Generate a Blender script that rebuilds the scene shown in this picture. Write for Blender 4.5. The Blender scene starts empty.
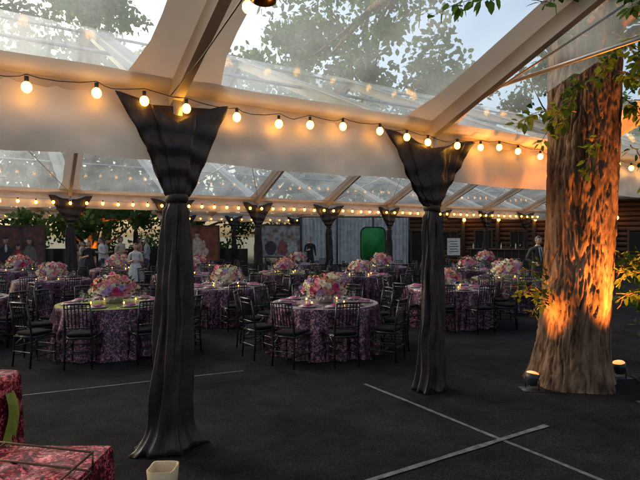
import bpy, math, random
from mathutils import Vector, Matrix, noise
R = random.Random(7)
scene = bpy.context.scene
COL = scene.collection
rad = math.radians

# ------------------------------------------------------------------ helpers
class MB:
    def __init__(s): s.v=[]; s.f=[]; s.m=[]
    def face(s, idx, mi=0): s.f.append(tuple(idx)); s.m.append(mi)
    def tube(s, pts, rads, n=8, mi=0, cap=True, up=None):
        pts=[Vector(p) for p in pts]
        if not isinstance(rads,(list,tuple)): rads=[rads]*len(pts)
        base=len(s.v); prev=None
        for i,p in enumerate(pts):
            d=(pts[min(i+1,len(pts)-1)]-pts[max(i-1,0)])
            if d.length<1e-9: d=Vector((0,0,1))
            d.normalize()
            if prev is None:
                a=Vector((0,0,1)) if abs(d.z)<.9 else Vector((1,0,0))
                x=d.cross(a).normalized()
            else:
                x=(prev-d*prev.dot(d))
                x=x.normalized() if x.length>1e-6 else d.orthogonal().normalized()
            prev=x; y=d.cross(x)
            for k in range(n):
                t=2*math.pi*k/n
                s.v.append(p+(x*math.cos(t)+y*math.sin(t))*rads[i])
        for i in range(len(pts)-1):
            for k in range(n):
                a=base+i*n+k; b=base+i*n+(k+1)%n
                s.face((a,b,b+n,a+n),mi)
        if cap:
            s.face([base+k for k in range(n)][::-1],mi)
            s.face([base+(len(pts)-1)*n+k for k in range(n)],mi)
    def rings(s, rings, mi=0, cap0=False, cap1=False):
        n=len(rings[0]); base=len(s.v)
        for r in rings: s.v.extend(Vector(p) for p in r)
        for i in range(len(rings)-1):
            for k in range(n):
                a=base+i*n+k; b=base+i*n+(k+1)%n
                s.face((a,b,b+n,a+n),mi)
        if cap0: s.face([base+k for k in range(n)][::-1],mi)
        if cap1: s.face([base+(len(rings)-1)*n+k for k in range(n)],mi)
    def revolve(s, prof, c=(0,0,0), n=16, mi=0, cap0=True, cap1=True):
        c=Vector(c)
        s.rings([[c+Vector((r*math.cos(2*math.pi*k/n), r*math.sin(2*math.pi*k/n), z)) for k in range(n)] for r,z in prof],mi,cap0,cap1)
    def box(s, c, size, mi=0, M=None):
        c=Vector(c); hx,hy,hz=[q/2 for q in size]; base=len(s.v)
        for dx,dy,dz in ((-1,-1,-1),(1,-1,-1),(1,1,-1),(-1,1,-1),(-1,-1,1),(1,-1,1),(1,1,1),(-1,1,1)):
            p=Vector((dx*hx,dy*hy,dz*hz))
            if M: p=M@p
            s.v.append(c+p)
        for f in ((0,3,2,1),(4,5,6,7),(0,1,5,4),(1,2,6,5),(2,3,7,6),(3,0,4,7)):
            s.face([base+i for i in f],mi)
    def beam(s, a, b, w, h, mi=0):
        a=Vector(a); b=Vector(b); d=(b-a); L=d.length; d.normalize()
        x=d.cross(Vector((0,0,1))).normalized(); z=x.cross(d)
        M=Matrix((x,d,z)).transposed()
        s.box((a+b)/2,(w,L,h),mi,M)
    def sphere(s, c, r, n=12, m=8, mi=0, fn=None):
        c=Vector(c)
        if not isinstance(r,(tuple,list)): r=(r,r,r)
        rr=[]
        for i in range(m+1):
            ph=math.pi*(i/m); ph=min(max(ph,.02),math.pi-.02)
            ring=[]
            for k in range(n):
                t=2*math.pi*k/n
                p=Vector((math.sin(ph)*math.cos(t),math.sin(ph)*math.sin(t),-math.cos(ph)))
                if fn: p=fn(p)
                ring.append(c+Vector((p.x*r[0],p.y*r[1],p.z*r[2])))
            rr.append(ring)
        s.rings(rr,mi,True,True)
    def mesh(s, name, mats, smooth=True):
        me=bpy.data.meshes.new(name)
        me.from_pydata([tuple(v) for v in s.v],[],s.f)
        for m in mats: me.materials.append(m)
        me.polygons.foreach_set('material_index',s.m)
        me.polygons.foreach_set('use_smooth',[smooth]*len(s.f))
        me.update()
        return me
    def obj(s, name, mats, smooth=True, parent=None, loc=(0,0,0), rotz=0):
        return place(name,s.mesh(name,mats,smooth),loc,rotz,parent)
def place(name, me, loc=(0,0,0), rotz=0, parent=None, scale=1):
    o=bpy.data.objects.new(name,me); COL.objects.link(o)
    o.location=loc; o.rotation_euler=(0,0,rotz)
    o.scale=(scale,)*3 if not isinstance(scale,(tuple,list)) else scale
    if parent: o.parent=parent
    return o
def empty(name, loc=(0,0,0), rotz=0):
    o=bpy.data.objects.new(name,None); COL.objects.link(o); o.location=loc; o.rotation_euler=(0,0,rotz); return o

# ------------------------------------------------------------------ materials
def mat(name, c1, c2=None, rough=.6, metal=0, scale=8, bump=0, bscale=None, spec=.5, sheen=0, vscale=None, detail=3, lo=.35, hi=.65, bdist=.02):
    m=bpy.data.materials.new(name); m.use_nodes=True; nt=m.node_tree; N=nt.nodes; L=nt.links
    b=N['Principled BSDF']; b.inputs['Roughness'].default_value=rough; b.inputs['Metallic'].default_value=metal
    b.inputs['Specular IOR Level'].default_value=spec
    if sheen: b.inputs['Sheen Weight'].default_value=sheen
    tc=N.new('ShaderNodeTexCoord'); mp=N.new('ShaderNodeMapping'); L.new(tc.outputs['Object'],mp.inputs[0])
    if vscale: mp.inputs['Scale'].default_value=vscale
    c2=c2 or tuple(q*.75 for q in c1)
    nz=N.new('ShaderNodeTexNoise'); nz.inputs['Scale'].default_value=scale; nz.inputs['Detail'].default_value=detail
    L.new(mp.outputs[0],nz.inputs['Vector'])
    cr=N.new('ShaderNodeValToRGB'); cr.color_ramp.elements[0].position=lo; cr.color_ramp.elements[1].position=hi
    cr.color_ramp.elements[0].color=(*c2,1); cr.color_ramp.elements[1].color=(*c1,1)
    L.new(nz.outputs[0],cr.inputs[0]); L.new(cr.outputs[0],b.inputs['Base Color'])
    if bump:
        n2=N.new('ShaderNodeTexNoise'); n2.inputs['Scale'].default_value=bscale or scale*4; n2.inputs['Detail'].default_value=4
        L.new(mp.outputs[0],n2.inputs['Vector'])
        bp=N.new('ShaderNodeBump'); bp.inputs['Strength'].default_value=bump; bp.inputs['Distance'].default_value=bdist
        L.new(n2.outputs[0],bp.inputs['Height']); L.new(bp.outputs[0],b.inputs['Normal'])
    return m
def emis(name,c,s,sample=True):
    m=bpy.data.materials.new(name); m.use_nodes=True; N=m.node_tree.nodes; b=N['Principled BSDF']
    b.inputs['Base Color'].default_value=(.8,.6,.4,1); b.inputs['Emission Color'].default_value=(*c,1); b.inputs['Emission Strength'].default_value=s
    if not sample: m.cycles.emission_sampling='NONE'
    return m
def fabric(name,c1,c2,trans=.3,scale=1.6,bump=.15):
    m=mat(name,c1,c2,rough=.5,scale=scale,bump=bump,bscale=4,bdist=.05); nt=m.node_tree; N=nt.nodes; L=nt.links
    b=N['Principled BSDF']; out=N['Material Output']; t=N.new('ShaderNodeBsdfTranslucent'); t.inputs[0].default_value=(*c1,1)
    mx=N.new('ShaderNodeMixShader'); mx.inputs[0].default_value=trans; L.new(b.outputs[0],mx.inputs[1]); L.new(t.outputs[0],mx.inputs[2]); L.new(mx.outputs[0],out.inputs[0])
    return m
def leafmat(name,c1,c2,trans=.45,scale=1.3):
    m=bpy.data.materials.new(name); m.use_nodes=True; nt=m.node_tree; N=nt.nodes; L=nt.links
    N.remove(N['Principled BSDF']); out=N['Material Output']
    g=N.new('ShaderNodeTexCoord'); nz=N.new('ShaderNodeTexNoise'); nz.inputs['Scale'].default_value=scale; nz.inputs['Detail'].default_value=2
    L.new(g.outputs['Object'],nz.inputs['Vector'])
    cr=N.new('ShaderNodeValToRGB'); cr.color_ramp.elements[0].position=.35; cr.color_ramp.elements[1].position=.65
    cr.color_ramp.elements[0].color=(*c1,1); cr.color_ramp.elements[1].color=(*c2,1); L.new(nz.outputs[0],cr.inputs[0])
    d=N.new('ShaderNodeBsdfDiffuse'); t=N.new('ShaderNodeBsdfTranslucent')
    mx=N.new('ShaderNodeMixShader'); mx.inputs[0].default_value=trans
    L.new(cr.outputs[0],d.inputs[0]); L.new(cr.outputs[0],t.inputs[0]); L.new(d.outputs[0],mx.inputs[1]); L.new(t.outputs[0],mx.inputs[2])
    L.new(mx.outputs[0],out.inputs[0]); return m
def clearmat(name, haze=.12, g0=.03, g1=.3, tint=(.95,.99,.98), rough=.12, bs=1.3):
    m=bpy.data.materials.new(name); m.use_nodes=True; nt=m.node_tree; N=nt.nodes; L=nt.links
    N.remove(N['Principled BSDF']); out=N['Material Output']
    tr=N.new('ShaderNodeBsdfTransparent'); tr.inputs[0].default_value=(*tint,1)
    gl=N.new('ShaderNodeBsdfGlossy'); gl.inputs['Roughness'].default_value=rough
    last=tr.outputs[0]
    if haze:
        tl=N.new('ShaderNodeBsdfTranslucent'); tl.inputs[0].default_value=(.86,.95,.93,1)
        g=N.new('ShaderNodeTexCoord'); nz=N.new('ShaderNodeTexNoise'); nz.inputs['Scale'].default_value=bs; nz.inputs['Detail'].default_value=2
        L.new(g.outputs['Object'],nz.inputs['Vector'])
        mr=N.new('ShaderNodeMapRange'); mr.inputs[1].default_value=.3; mr.inputs[2].default_value=.75; mr.inputs[3].default_value=haze*.6; mr.inputs[4].default_value=haze*1.5
        L.new(nz.outputs[0],mr.inputs[0])
        a=N.new('ShaderNodeMixShader'); L.new(mr.outputs[0],a.inputs[0]); L.new(tr.outputs[0],a.inputs[1]); L.new(tl.outputs[0],a.inputs[2]); last=a.outputs[0]
    lw=N.new('ShaderNodeLayerWeight'); lw.inputs[0].default_value=.35
    pw=N.new('ShaderNodeMath'); pw.operation='POWER'; pw.inputs[1].default_value=3; L.new(lw.outputs['Facing'],pw.inputs[0])
    mu=N.new('ShaderNodeMath'); mu.operation='MULTIPLY_ADD'; mu.inputs[1].default_value=g1; mu.inputs[2].default_value=g0; L.new(pw.outputs[0],mu.inputs[0])
    b=N.new('ShaderNodeMixShader'); L.new(mu.outputs[0],b.inputs[0]); L.new(last,b.inputs[1]); L.new(gl.outputs[0],b.inputs[2])
    L.new(b.outputs[0],out.inputs[0]); return m
def sequinmat(name, dark, mid, bright, scale=60, pscale=5, rough=.3):
    m=bpy.data.materials.new(name); m.use_nodes=True; nt=m.node_tree; N=nt.nodes; L=nt.links
    b=N['Principled BSDF']; b.inputs['Roughness'].default_value=rough; b.inputs['Metallic'].default_value=.35
    g=N.new('ShaderNodeTexCoord'); mp=N.new('ShaderNodeMapping'); L.new(g.outputs['Object'],mp.inputs[0])
    v=N.new('ShaderNodeTexVoronoi'); v.inputs['Scale'].default_value=scale; L.new(mp.outputs[0],v.inputs['Vector'])
    n=N.new('ShaderNodeTexNoise'); n.inputs['Scale'].default_value=pscale; n.inputs['Detail'].default_value=3; n.inputs['Distortion'].default_value=2.5; L.new(mp.outputs[0],n.inputs['Vector'])
    sep=N.new('ShaderNodeSeparateColor'); L.new(v.outputs['Color'],sep.inputs[0])
    add=N.new('ShaderNodeMath'); add.operation='MULTIPLY_ADD'; add.inputs[1].default_value=.38; L.new(sep.outputs[0],add.inputs[0]); L.new(n.outputs[0],add.inputs[2])
    cr=N.new('ShaderNodeValToRGB'); e=cr.color_ramp.elements; e[0].position=.5; e[0].color=(*dark,1); e[1].position=.92; e[1].color=(*bright,1)
    k=e.new(.70); k.color=(*mid,1)
    L.new(add.outputs[0],cr.inputs[0]); L.new(cr.outputs[0],b.inputs['Base Color'])
    bp=N.new('ShaderNodeBump'); bp.inputs['Strength'].default_value=.8; bp.inputs['Distance'].default_value=.01; L.new(sep.outputs[1],bp.inputs['Height']); L.new(bp.outputs[0],b.inputs['Normal'])
    return m

def carpetmat():
    m=mat('black_carpet',(.022,.021,.023),(.005,.005,.006),rough=.95,scale=60,bump=1,bscale=90,spec=.10,detail=6)
    nt=m.node_tree; N=nt.nodes; L=nt.links; b=N['Principled BSDF']; src=b.inputs['Base Color'].links[0].from_socket
    tc=N.new('ShaderNodeTexCoord'); n=N.new('ShaderNodeTexNoise'); n.inputs['Scale'].default_value=1.1; n.inputs['Detail'].default_value=8; n.inputs['Roughness'].default_value=.75; L.new(tc.outputs['Object'],n.inputs['Vector'])
    mr=N.new('ShaderNodeMapRange'); mr.inputs[1].default_value=.34; mr.inputs[2].default_value=.66; mr.inputs[3].default_value=.3; mr.inputs[4].default_value=1.8; L.new(n.outputs[0],mr.inputs[0])
    mx=N.new('ShaderNodeVectorMath'); mx.operation='SCALE'; L.new(src,mx.inputs[0]); L.new(mr.outputs[0],mx.inputs['Scale']); L.new(mx.outputs[0],b.inputs['Base Color'])
    return m
M_carpet=carpetmat()
M_tape=mat('seam_tape',(.13,.14,.15),(.03,.032,.035),rough=.6,scale=14,detail=8,lo=.3)
M_ground=mat('ground_dirt',(.10,.09,.05),(.04,.06,.02),rough=.95,scale=1.2,bump=.5)
M_black=mat('black_chair_lacquer',(.010,.009,.010),(.006,.005,.006),rough=.3,scale=20)
M_cush=mat('black_cushion',(.008,.007,.009),rough=.95,scale=30,spec=.15)
M_drape=mat('black_drape_satin',(.026,.015,.012),(.012,.007,.006),rough=.48,scale=5,bump=.45,bscale=9,sheen=.04,spec=.4)
M_vinyl=fabric('white_vinyl',(.74,.65,.57),(.60,.51,.44),trans=.15,bump=.25)
M_alu=mat('aluminium',(.62,.62,.63),(.48,.48,.5),rough=.4,metal=.85,scale=12)
M_alu2=mat('beam_vinyl',(.58,.48,.40),(.44,.35,.28),rough=.5,scale=2,bump=.1)
M_clear=clearmat('clear_vinyl',haze=.17)
M_glass=clearmat('glassware',haze=0,g0=.10,g1=.6,tint=(.97,.97,.97),rough=.03)
M_cable=mat('black_cable',(.02,.02,.02),rough=.5)
M_bulb=emis('warm_bulb',(1,.44,.045),20)
M_bulbf=emis('warm_bulb_distant',(1,.44,.05),10,False)
M_cloth=sequinmat('sequin_tablecloth',(.007,.003,.007),(.050,.013,.034),(.36,.15,.23),scale=55,pscale=9)
M_cloth2=mat('silver_table_topper',(.36,.29,.30),(.18,.11,.15),rough=.3,scale=6)
M_lime=mat('lime_satin',(.34,.36,.06),(.20,.22,.03),rough=.4,scale=12,bump=.5,bscale=20)
M_redseq=sequinmat('red_sequin_cloth',(.05,.002,.006),(.24,.008,.025),(.9,.20,.22),scale=110,pscale=9,rough=.25)
M_plate=mat('silver_charger',(.55,.52,.52),rough=.25,metal=.6,scale=10)
M_napkin=mat('magenta_napkin',(.40,.04,.16),(.25,.02,.10),rough=.7,scale=20)
M_napw=mat('white_china',(.75,.73,.68),rough=.4)
M_f=[mat('petal_pink',(.82,.38,.42),(.70,.20,.26),rough=.6,scale=25),mat('petal_cream',(.88,.80,.62),(.80,.64,.44),rough=.6,scale=25),
     mat('petal_hot_pink',(.66,.08,.20),(.5,.03,.12),rough=.6,scale=25),mat('petal_peach',(.85,.5,.32),(.75,.36,.2),rough=.6,scale=25),
     mat('petal_lilac',(.6,.42,.62),(.45,.28,.48),rough=.6,scale=25)]
M_leafA=leafmat('leaf_green',(.035,.075,.015),(.09,.16,.03))
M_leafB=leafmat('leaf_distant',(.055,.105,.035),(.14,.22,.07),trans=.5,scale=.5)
M_leafDark=leafmat('shrub_leaf',(.02,.04,.012),(.07,.12,.03),trans=.3)
M_bark=mat('oak_bark',(.22,.135,.085),(.05,.030,.019),rough=.9,scale=8,bump=1,bscale=18,vscale=(1,1,.24),detail=8,spec=.15,bdist=.03)
M_wood=mat('cabin_wood',(.19,.085,.038),(.07,.03,.014),rough=.8,scale=2.2,vscale=(.5,.5,9),bump=.3)
M_wood2=mat('cabin_trim',(.10,.05,.025),rough=.7,scale=6)
M_dark=mat('dark_opening',(.012,.010,.009),rough=.8)
M_wht=mat('white_curtain',(.70,.68,.66),(.5,.48,.46),rough=.8,scale=3)
M_shingle=mat('roof_shingle',(.10,.085,.07),(.05,.04,.035),rough=.9,scale=14)
M_green=mat('green_screen',(.02,.30,.06),(.015,.22,.045),rough=.7,scale=2)
M_copper=mat('bronze_rod',(.16,.09,.05),rough=.35,metal=.8)

# ------------------------------------------------------------------ tent frame
U=Vector((.842,.539,0)); V=Vector((-.539,.842,0)); O=Vector((-1.37,4.8,0))
def T(u,v,z=0): return O+U*u+V*v+Vector((0,0,z))
UANG=math.atan2(U.y,U.x)
EAVE=3.18; HALF=6.4; SL=.43; SP=3.15
TREE=Vector((3.26,6.72,0))

g=MB(); g.v=[Vector(p) for p in ((-400,-400,0),(400,-400,0),(400,400,0),(-400,400,0))]; g.face((0,1,2,3)); g.obj('ground',[M_ground])
g=MB(); g.v=[T(-14,-14,.004),T(34,-14,.004),T(34,27,.004),T(-14,27,.004)]; g.face((0,1,2,3)); g.obj('carpet_floor',[M_carpet])
def tape(a,b,w=.055,z=.008):
    a=Vector((*a,z)); b=Vector((*b,z)); d=(b-a).normalized(); n=Vector((-d.y,d.x,0))
    m=MB(); K=60
    for i in range(K+1):
        p=a.lerp(b,i/K); p+=n*.012*noise.noise(p*1.3); ww=w*(.5+.16*(noise.noise(p*4)))
        m.v+= [p-n*ww,p+n*ww]
    for i in range(K): m.face((2*i,2*i+1,2*i+3,2*i+2))
    m.obj('floor_tape_line',[M_tape])
tape((-4.6,5.62),(-1.07,7.24),.028)
tape((.57,6.6),(2.6,3.3),.045,.008)
tape((.0,3.74),(2.25,5.15),.055,.012)
m=MB()
for i in range(8):
    for j in range(10):
        x=-11.5+i*.6; y=9.5+j*.6
        b0=len(m.v); m.v+=[Vector((x,y,.009)),Vector((x+.6,y,.009)),Vector((x+.6,y+.6,.009)),Vector((x,y+.6,.009))]; m.face((b0,b0+1,b0+2,b0+3),(i+j)%2)
m.obj('checkered_dance_floor',[mat('tile_white',(.6,.6,.6),rough=.3),mat('tile_black',(.02,.02,.02),rough=.3)],False)

def tent(v0, ulist, u_off0=0, u_off1=0, strips=.5, hole=False, step=14):
    root=empty('event_tent')
    v1=v0+2*HALF; vm=v0+HALF
    fr=MB(); vin=MB(); cl=MB(); rod=MB()
    def uu(u,v): return u+u_off0+(u_off1-u_off0)*(v-v0)/(2*HALF)
    def zz(v): return EAVE+.06+SL*(HALF-abs(v-vm))
    for u in ulist:
        for va,vb in ((v0,vm),(vm,v1)):
            fr.beam(T(uu(u,va),va,zz(va)-.12),T(uu(u,vb),vb,zz(vb)-.12),.09,.2)
            K=24
            b0=len(vin.v)
            for i in range(K+1):
                v=va+(vb-va)*i/K; w=strips/2*(1+.5*max(0,1-abs(v-(v0 if va==v0 else v1))/.6)); w*=1+.05*noise.noise(Vector((u,v*1.5,0)))
                for q in (-1,-.33,.33,1):
                    vin.v.append(T(uu(u,v)+q*w,v,zz(v)-.012-(0.03 if abs(q)<.5 else 0)-.012*abs(noise.noise(Vector((u+q,v*2.5,1))))))
            for i in range(K):
                for q in range(3):
                    a=b0+i*4+q; vin.face((a,a+1,a+5,a+4))
    for u0,u1 in zip(ulist[:-1],ulist[1:]):
        K=step
        for va,vb in ((v0,vm),(vm,v1)):
            b0=len(cl.v)
            for i in range(K+1):
                for j in range(K+1):
                    v=va+(vb-va)*i/K; u=uu(u0,v)+(u1-u0)*j/K
                    s=math.sin(math.pi*i/K)*math.sin(math.pi*j/K)
                    cl.v.append(T(u,v,zz(v)+.02-.06*s+.02*noise.noise(Vector((u*2,v*2,0)))+.012*noise.noise(Vector((u*5,v*3,4)))))
            for i in range(K):
                for j in range(K):
                    a=b0+i*(K+1)+j
                    if hole:
                        c=(cl.v[a]+cl.v[a+K+2])/2
                        if (Vector((c.x,c.y,0))-TREE-Vector((.15,0,0))).length<.8: continue
                    cl.face((a,a+1,a+K+2,a+K+1))
    ua,ub=ulist[0],ulist[-1]
    for v in (vm,vm-HALF*.5,vm+HALF*.5):
        if hole and v!=vm: continue
        rod.tube([T(uu(ua,v),v,zz(v)-.1),T(uu(ub,v),v,zz(v)-.1)],.03,8)
    for i,(u0,u1) in enumerate(zip(ulist[:-1],ulist[1:])):
        if hole: continue
        if i%2==0:
            for va,vb in ((vm+.3,v1-.2),) :
                rod.tube([T(uu(u0,va),va,zz(va)-.15),T(uu(u1,vb),vb,zz(vb)-.15)],.012,5)
                rod.tube([T(uu(u1,va),va,zz(va)-.15),T(uu(u0,vb),vb,zz(vb)-.15)],.012,5)
    fr.obj('rafters',[M_alu2],False,root); vin.obj('vinyl_rafter_covers',[M_vinyl],True,root)
    cl.obj('clear_roof_panels',[M_clear],True,root); rod.obj('purlins_and_braces',[M_alu],True,root)
    return root
rA=tent(-2*HALF,[SP*k for k in range(-3,5)],0,0,.62,True,step=30)
rB=tent(0,[SP*k for k in range(-3,9)],0,.7,.45)
rC=tent(2*HALF,[SP*k+.7 for k in range(-3,10)],0,0,.45)

def eave_row(v, ua, ub, parent, uoff=0, zlow=2.59):
    m=MB(); n=int((ub-ua)/.07); K=12
    for i in range(n+1):
        u=ua+(ub-ua)*i/n
        for j in range(K+1):
            f=j/K
            ph=((u-uoff)/SP)%1
            bow=math.sin(math.pi*ph)
            z=(EAVE-.06)*(1-f)+(zlow-.03*bow+.02*noise.noise(Vector((u*1.5,v,0))))*f
            near=min(ph,1-ph)*SP
            pl=.022*math.exp(-near*1.4)*math.sin(u*34)
            dv=-.06-.06*math.sin(math.pi*f)+.07*noise.noise(Vector((u*1.3,f*1.5,v)))*f+.035*noise.noise(Vector((u*4,f*2.5+u,v)))+.012*noise.noise(Vector((u*9,f*3-u*2,v)))+pl*f
            m.v.append(T(u,v+dv,z))
    for i in range(n):
        for j in range(K):
            a=i*(K+1)+j; m.face((a,a+K+1,a+K+2,a+1))
    m.obj('valance',[M_vinyl],True,parent)
    m=MB(); m.beam(T(ua,v,EAVE-.02),T(ub,v,EAVE-.02),.14,.16)
    m.obj('eave_beam',[M_alu2],False,parent)
    m=MB(); K=8; n=90
    for i in range(n+1):
        u=ua+(ub-ua)*i/n
        for j in range(K+1):
            t=math.pi*j/K
            m.v.append(T(u,v-math.cos(t)*.2,EAVE+.11-math.sin(t)*.12+.015*noise.noise(Vector((u*2,j*.6,v)))))
    for i in range(n):
        for j in range(K):
            a=i*(K+1)+j; m.face((a,a+1,a+K+2,a+K+1))
    m.obj('gutter',[M_vinyl],True,parent)
eave_row(0,-9.45,12.6,rA)
eave_row(2*HALF,-9.45,25.9,rB,.7,2.75)
eave_row(4*HALF,-9.45,29,rC,.7,2.75)

m=MB(); m.tube([(1.64,6.0,3.47),(4.6,3.95,4.12)],.022,10)
m.tube([T(3.15,-.3,3.2),T(3.6,-2.2,4.05)],.012,6)
m.obj('tube_brace',[M_alu],True,rA)

# ------------------------------------------------------------------ draped poles
def drape_mesh(seed, topw=.42, puddle=.0, H=EAVE-.05, low=1.0, lean=0):
    rr=random.Random(seed); m=MB(); n=120; K=80
    ph=[rr.uniform(0,6.28) for _ in range(6)]; ring=[]
    zt=2.22
    for i in range(K+1):
        f=i/K
        if f<.38:
            t=f/.38; z=H+(zt-H)*t
            a=topw*(1-t)**1.35+.09; b=.05+.03*math.sin(t*3.1)
        else:
            t=(f-.38)/.62; z=zt*(1-t)+.01
            a=.09+(.085*t**.5+.035*t)*low; b=.085+.06*t*low
        if puddle and f>.93:
            q=(f-.93)/.07; a+=puddle*q*q; b+=puddle*.6*q*q
        r=[]
        amp=.24 if f<.38 else .23
        if abs(f-.38)<.025: amp=.08; a*=.86; b*=.86
        for k in range(n):
            th=2*math.pi*k/n
            fold=1+amp*(math.sin(9*th+ph[0]+1.8*math.sin(f*4+ph[1]))*.45+math.sin(16*th+ph[2]+f*4.5)*.3+ .5*math.sin(5*th+ph[3]-f*7)+.12*noise.noise(Vector((th*6,f*20,seed))))
            x=math.cos(th)*a*fold; y=math.sin(th)*b*fold
            zz=z
            if f<.38:
                zz=z-.20*(1-f/.38)*(1-min(1,abs(x)/(a+.01)))**1.3 - .02
                zz-=.09*math.sin(min(1,f/.38)*math.pi)*(1+math.sin(th+ph[5]))
                zz+=.03*noise.noise(Vector((x*6,f*6,seed)))
                y+=.025*math.sin(z*26+abs(x)*14)*(f/.38)*(1-f/.38)*2
            x+=lean*(f>.38)*(f-.38)+.025*math.sin(f*7+ph[4])*(f>.38)*(f-.38)*2
            if f>.42: x+=.028*noise.noise(Vector((th*2,f*9,seed))); y+=.028*noise.noise(Vector((th*2,f*9,seed+5)))
            if puddle and f>.9: zz=max(.012,zz+.02*math.sin(7*th+ph[5]))
            r.append(Vector((x,y,zz)))
        ring.append(r)
    m.rings(ring,0,True,True)
    m.rings([[Vector((math.cos(2*math.pi*k/24)*rr_,math.sin(2*math.pi*k/24)*rr_,zt+dz+.01*math.sin(2*math.pi*k/24+seed))) for k in range(24)] for dz,rr_ in ((-.035,.092),(-.02,.102),(.02,.102),(.035,.092))],0)
    m.box((0,0,(H)/2),(.08,.08,H-.02),1); m.box((0,0,.01),(.20,.20,.012),0)
    return m.mesh('drape',[M_drape,M_alu])
dA=drape_mesh(3,.36,.12,low=.8,lean=-.08); dB=drape_mesh(11,.56,.04,low=.75); dC=drape_mesh(23,.44,.0,low=.75)
for u,me in ((-3.15,dB),(0,dA),(3.15,dB),(6.3,dC),(9.45,dB)):
    p=T(u,-.16); place('draped_tent_pole',me,p,UANG)
for k in range(-2,9):
    place('draped_tent_pole',(dC,dB)[k%2],T(SP*k+.7,2*HALF-.14),UANG)
for u in (2.5,5.6,8.5,11.5,15.9,19.4,22.5):
    place('draped_tent_pole',dC,T(u,4*HALF-.2),UANG)

# ------------------------------------------------------------------ string lights
def bulb(m,p,r=.04,n=8,mm=5):
    p=Vector(p)
    m.tube([p+Vector((0,0,r*2.2)),p+Vector((0,0,r*.9))],r*.42,6,0)
    m.sphere(p,(r,r,r*1.15),n,mm,1)
def string(pts_fn, n, bm, r=.04, nn=8, mm=5):
    m=MB(); pts=[]; sag=[R.uniform(.02,.05) for _ in range(n)]
    for i in range(n):
        for q in range(4):
            f=(i+q/4)/n; p=Vector(pts_fn(f)); p.z-=sag[i]*math.sin(math.pi*q/4); pts.append(p)
    m.tube(pts,.004,5,0)
    for i in range(n):
        p=Vector(pts_fn(i/n)); p.z-=r*2.2+R.uniform(0,.02); p+=V*R.uniform(-.02,.02); bulb(m,p,r,nn,mm)
    m.obj('string_lights',[M_cable,bm])
string(lambda f:T(-6.2+f*16+.05*math.sin(f*171),-.24,3.12+.03*math.sin(f*40)),38,M_bulb,r=.038,nn=12,mm=7)
string(lambda f:T(-8+f*32,2*HALF-.3,2.98),70,M_bulb,r=.045,nn=6,mm=4)
string(lambda f:T(-4+f*30,4*HALF-.3,2.98),45,M_bulbf,r=.045,nn=6,mm=4)
m=MB(); A=Vector((-1.30,4.55,3.12)); Bp=Vector((-.415,3.0,3.30)); Cc=Vector((.2,1.9,3.42))
m.tube([A,A.lerp(Bp,.5)-Vector((0,0,.03)),Bp,Cc],.006,6,0); bulb(m,Bp-Vector((0,0,.09)),.032,14,9); bulb(m,Cc-Vector((0,0,.09)),.032,14,9)
m.obj('string_lights',[M_cable,M_bulb])
m=MB(); c=Vector((-.32,3.0,3.29))
m.revolve([(.02,.11),(.05,.10),(.062,.0),(.07,-.05),(.06,-.055),(.05,0)],c,16,0,True,False)
m.tube([c+Vector((0,0,.1)),c+Vector((0,0,.75))],.008,6,0)
m.obj('hanging_spot_fixture',[M_copper])

# ------------------------------------------------------------------ chair
def chair_mesh():
    m=MB()
    def bam(a,b,r=.0125,n=6):
        a=Vector(a); b=Vector(b); L=(b-a).length; k=max(2,int(L/.13)); pts=[];rd=[]
        for i in range(k+1):
            for dt,rr in ((-.012,r),(0,r*1.35),(.012,r)):
                f=i/k+dt/L
                if 0<=f<=1: pts.append(a.lerp(b,f)); rd.append(rr)
        m.tube(pts,rd,n,0)
    for s in (-1,1):
        m.tube([(s*.185,-.21,0),(s*.18,-.19,.25),(s*.18,-.185,.45),(s*.178,-.205,.65),(s*.172,-.25,.92)],[.013,.015,.016,.015,.012],8,0)
        bam((s*.20,.19,0),(s*.195,.185,.45),.015)
        for z in (.16,.28): bam((s*.183,-.195,z),(s*.197,.187,z),.009)
        m.tube([(s*.18,-.185,.435),(s*.195,.185,.435)],.016,8,0)
        m.tube([(s*.183,-.19,.30),(s*.187,-.02,.41),(s*.196,.187,.40)],.007,6,0)
    for z in (.16,.28): bam((-.197,.188,z),(.197,.188,z),.009)
    bam((-.183,-.198,.22),(.183,-.198,.22),.009)
    m.tube([(-.195,.185,.435),(.195,.185,.435)],.017,8,0); m.tube([(-.18,-.185,.435),(.18,-.185,.435)],.017,8,0)
    def yb(z): return -.185-.065*((z-.45)/.47)**1.5
    for z,r in ((.925,.015),(.86,.011),(.58,.011)):
        m.tube([(-.176,yb(z),z),(-.09,yb(z)-.018,z+.004),(0,yb(z)-.024,z+.006),(.09,yb(z)-.018,z+.004),(.176,yb(z),z)],r,8,0)
    for x in (-.125,-.075,-.025,.025,.075,.125):
        o=-.022*(1-(x/.18)**2)
        bam((x,yb(.58)+o,.58),(x,yb(.925)+o,.925),.0075,6)
    def sq(w,d,z,n=24):
        out=[]
        for k in range(n):
            t=2*math.pi*k/n; c,s=math.cos(t),math.sin(t)
            e=.35; out.append(Vector((math.copysign(abs(c)**e,c)*w,math.copysign(abs(s)**e,s)*d,z)))
        return out
    m.rings([sq(.175,.175,.44),sq(.178,.178,.452)],0,True,True)
    m.rings([sq(.17,.17,.453),sq(.185,.185,.465),sq(.188,.188,.48),sq(.175,.175,.495),sq(.12,.12,.502)],1,True,True)
    return m.mesh('chiavari_chair',[M_black,M_cush])
ME_chair=chair_mesh()
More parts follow.
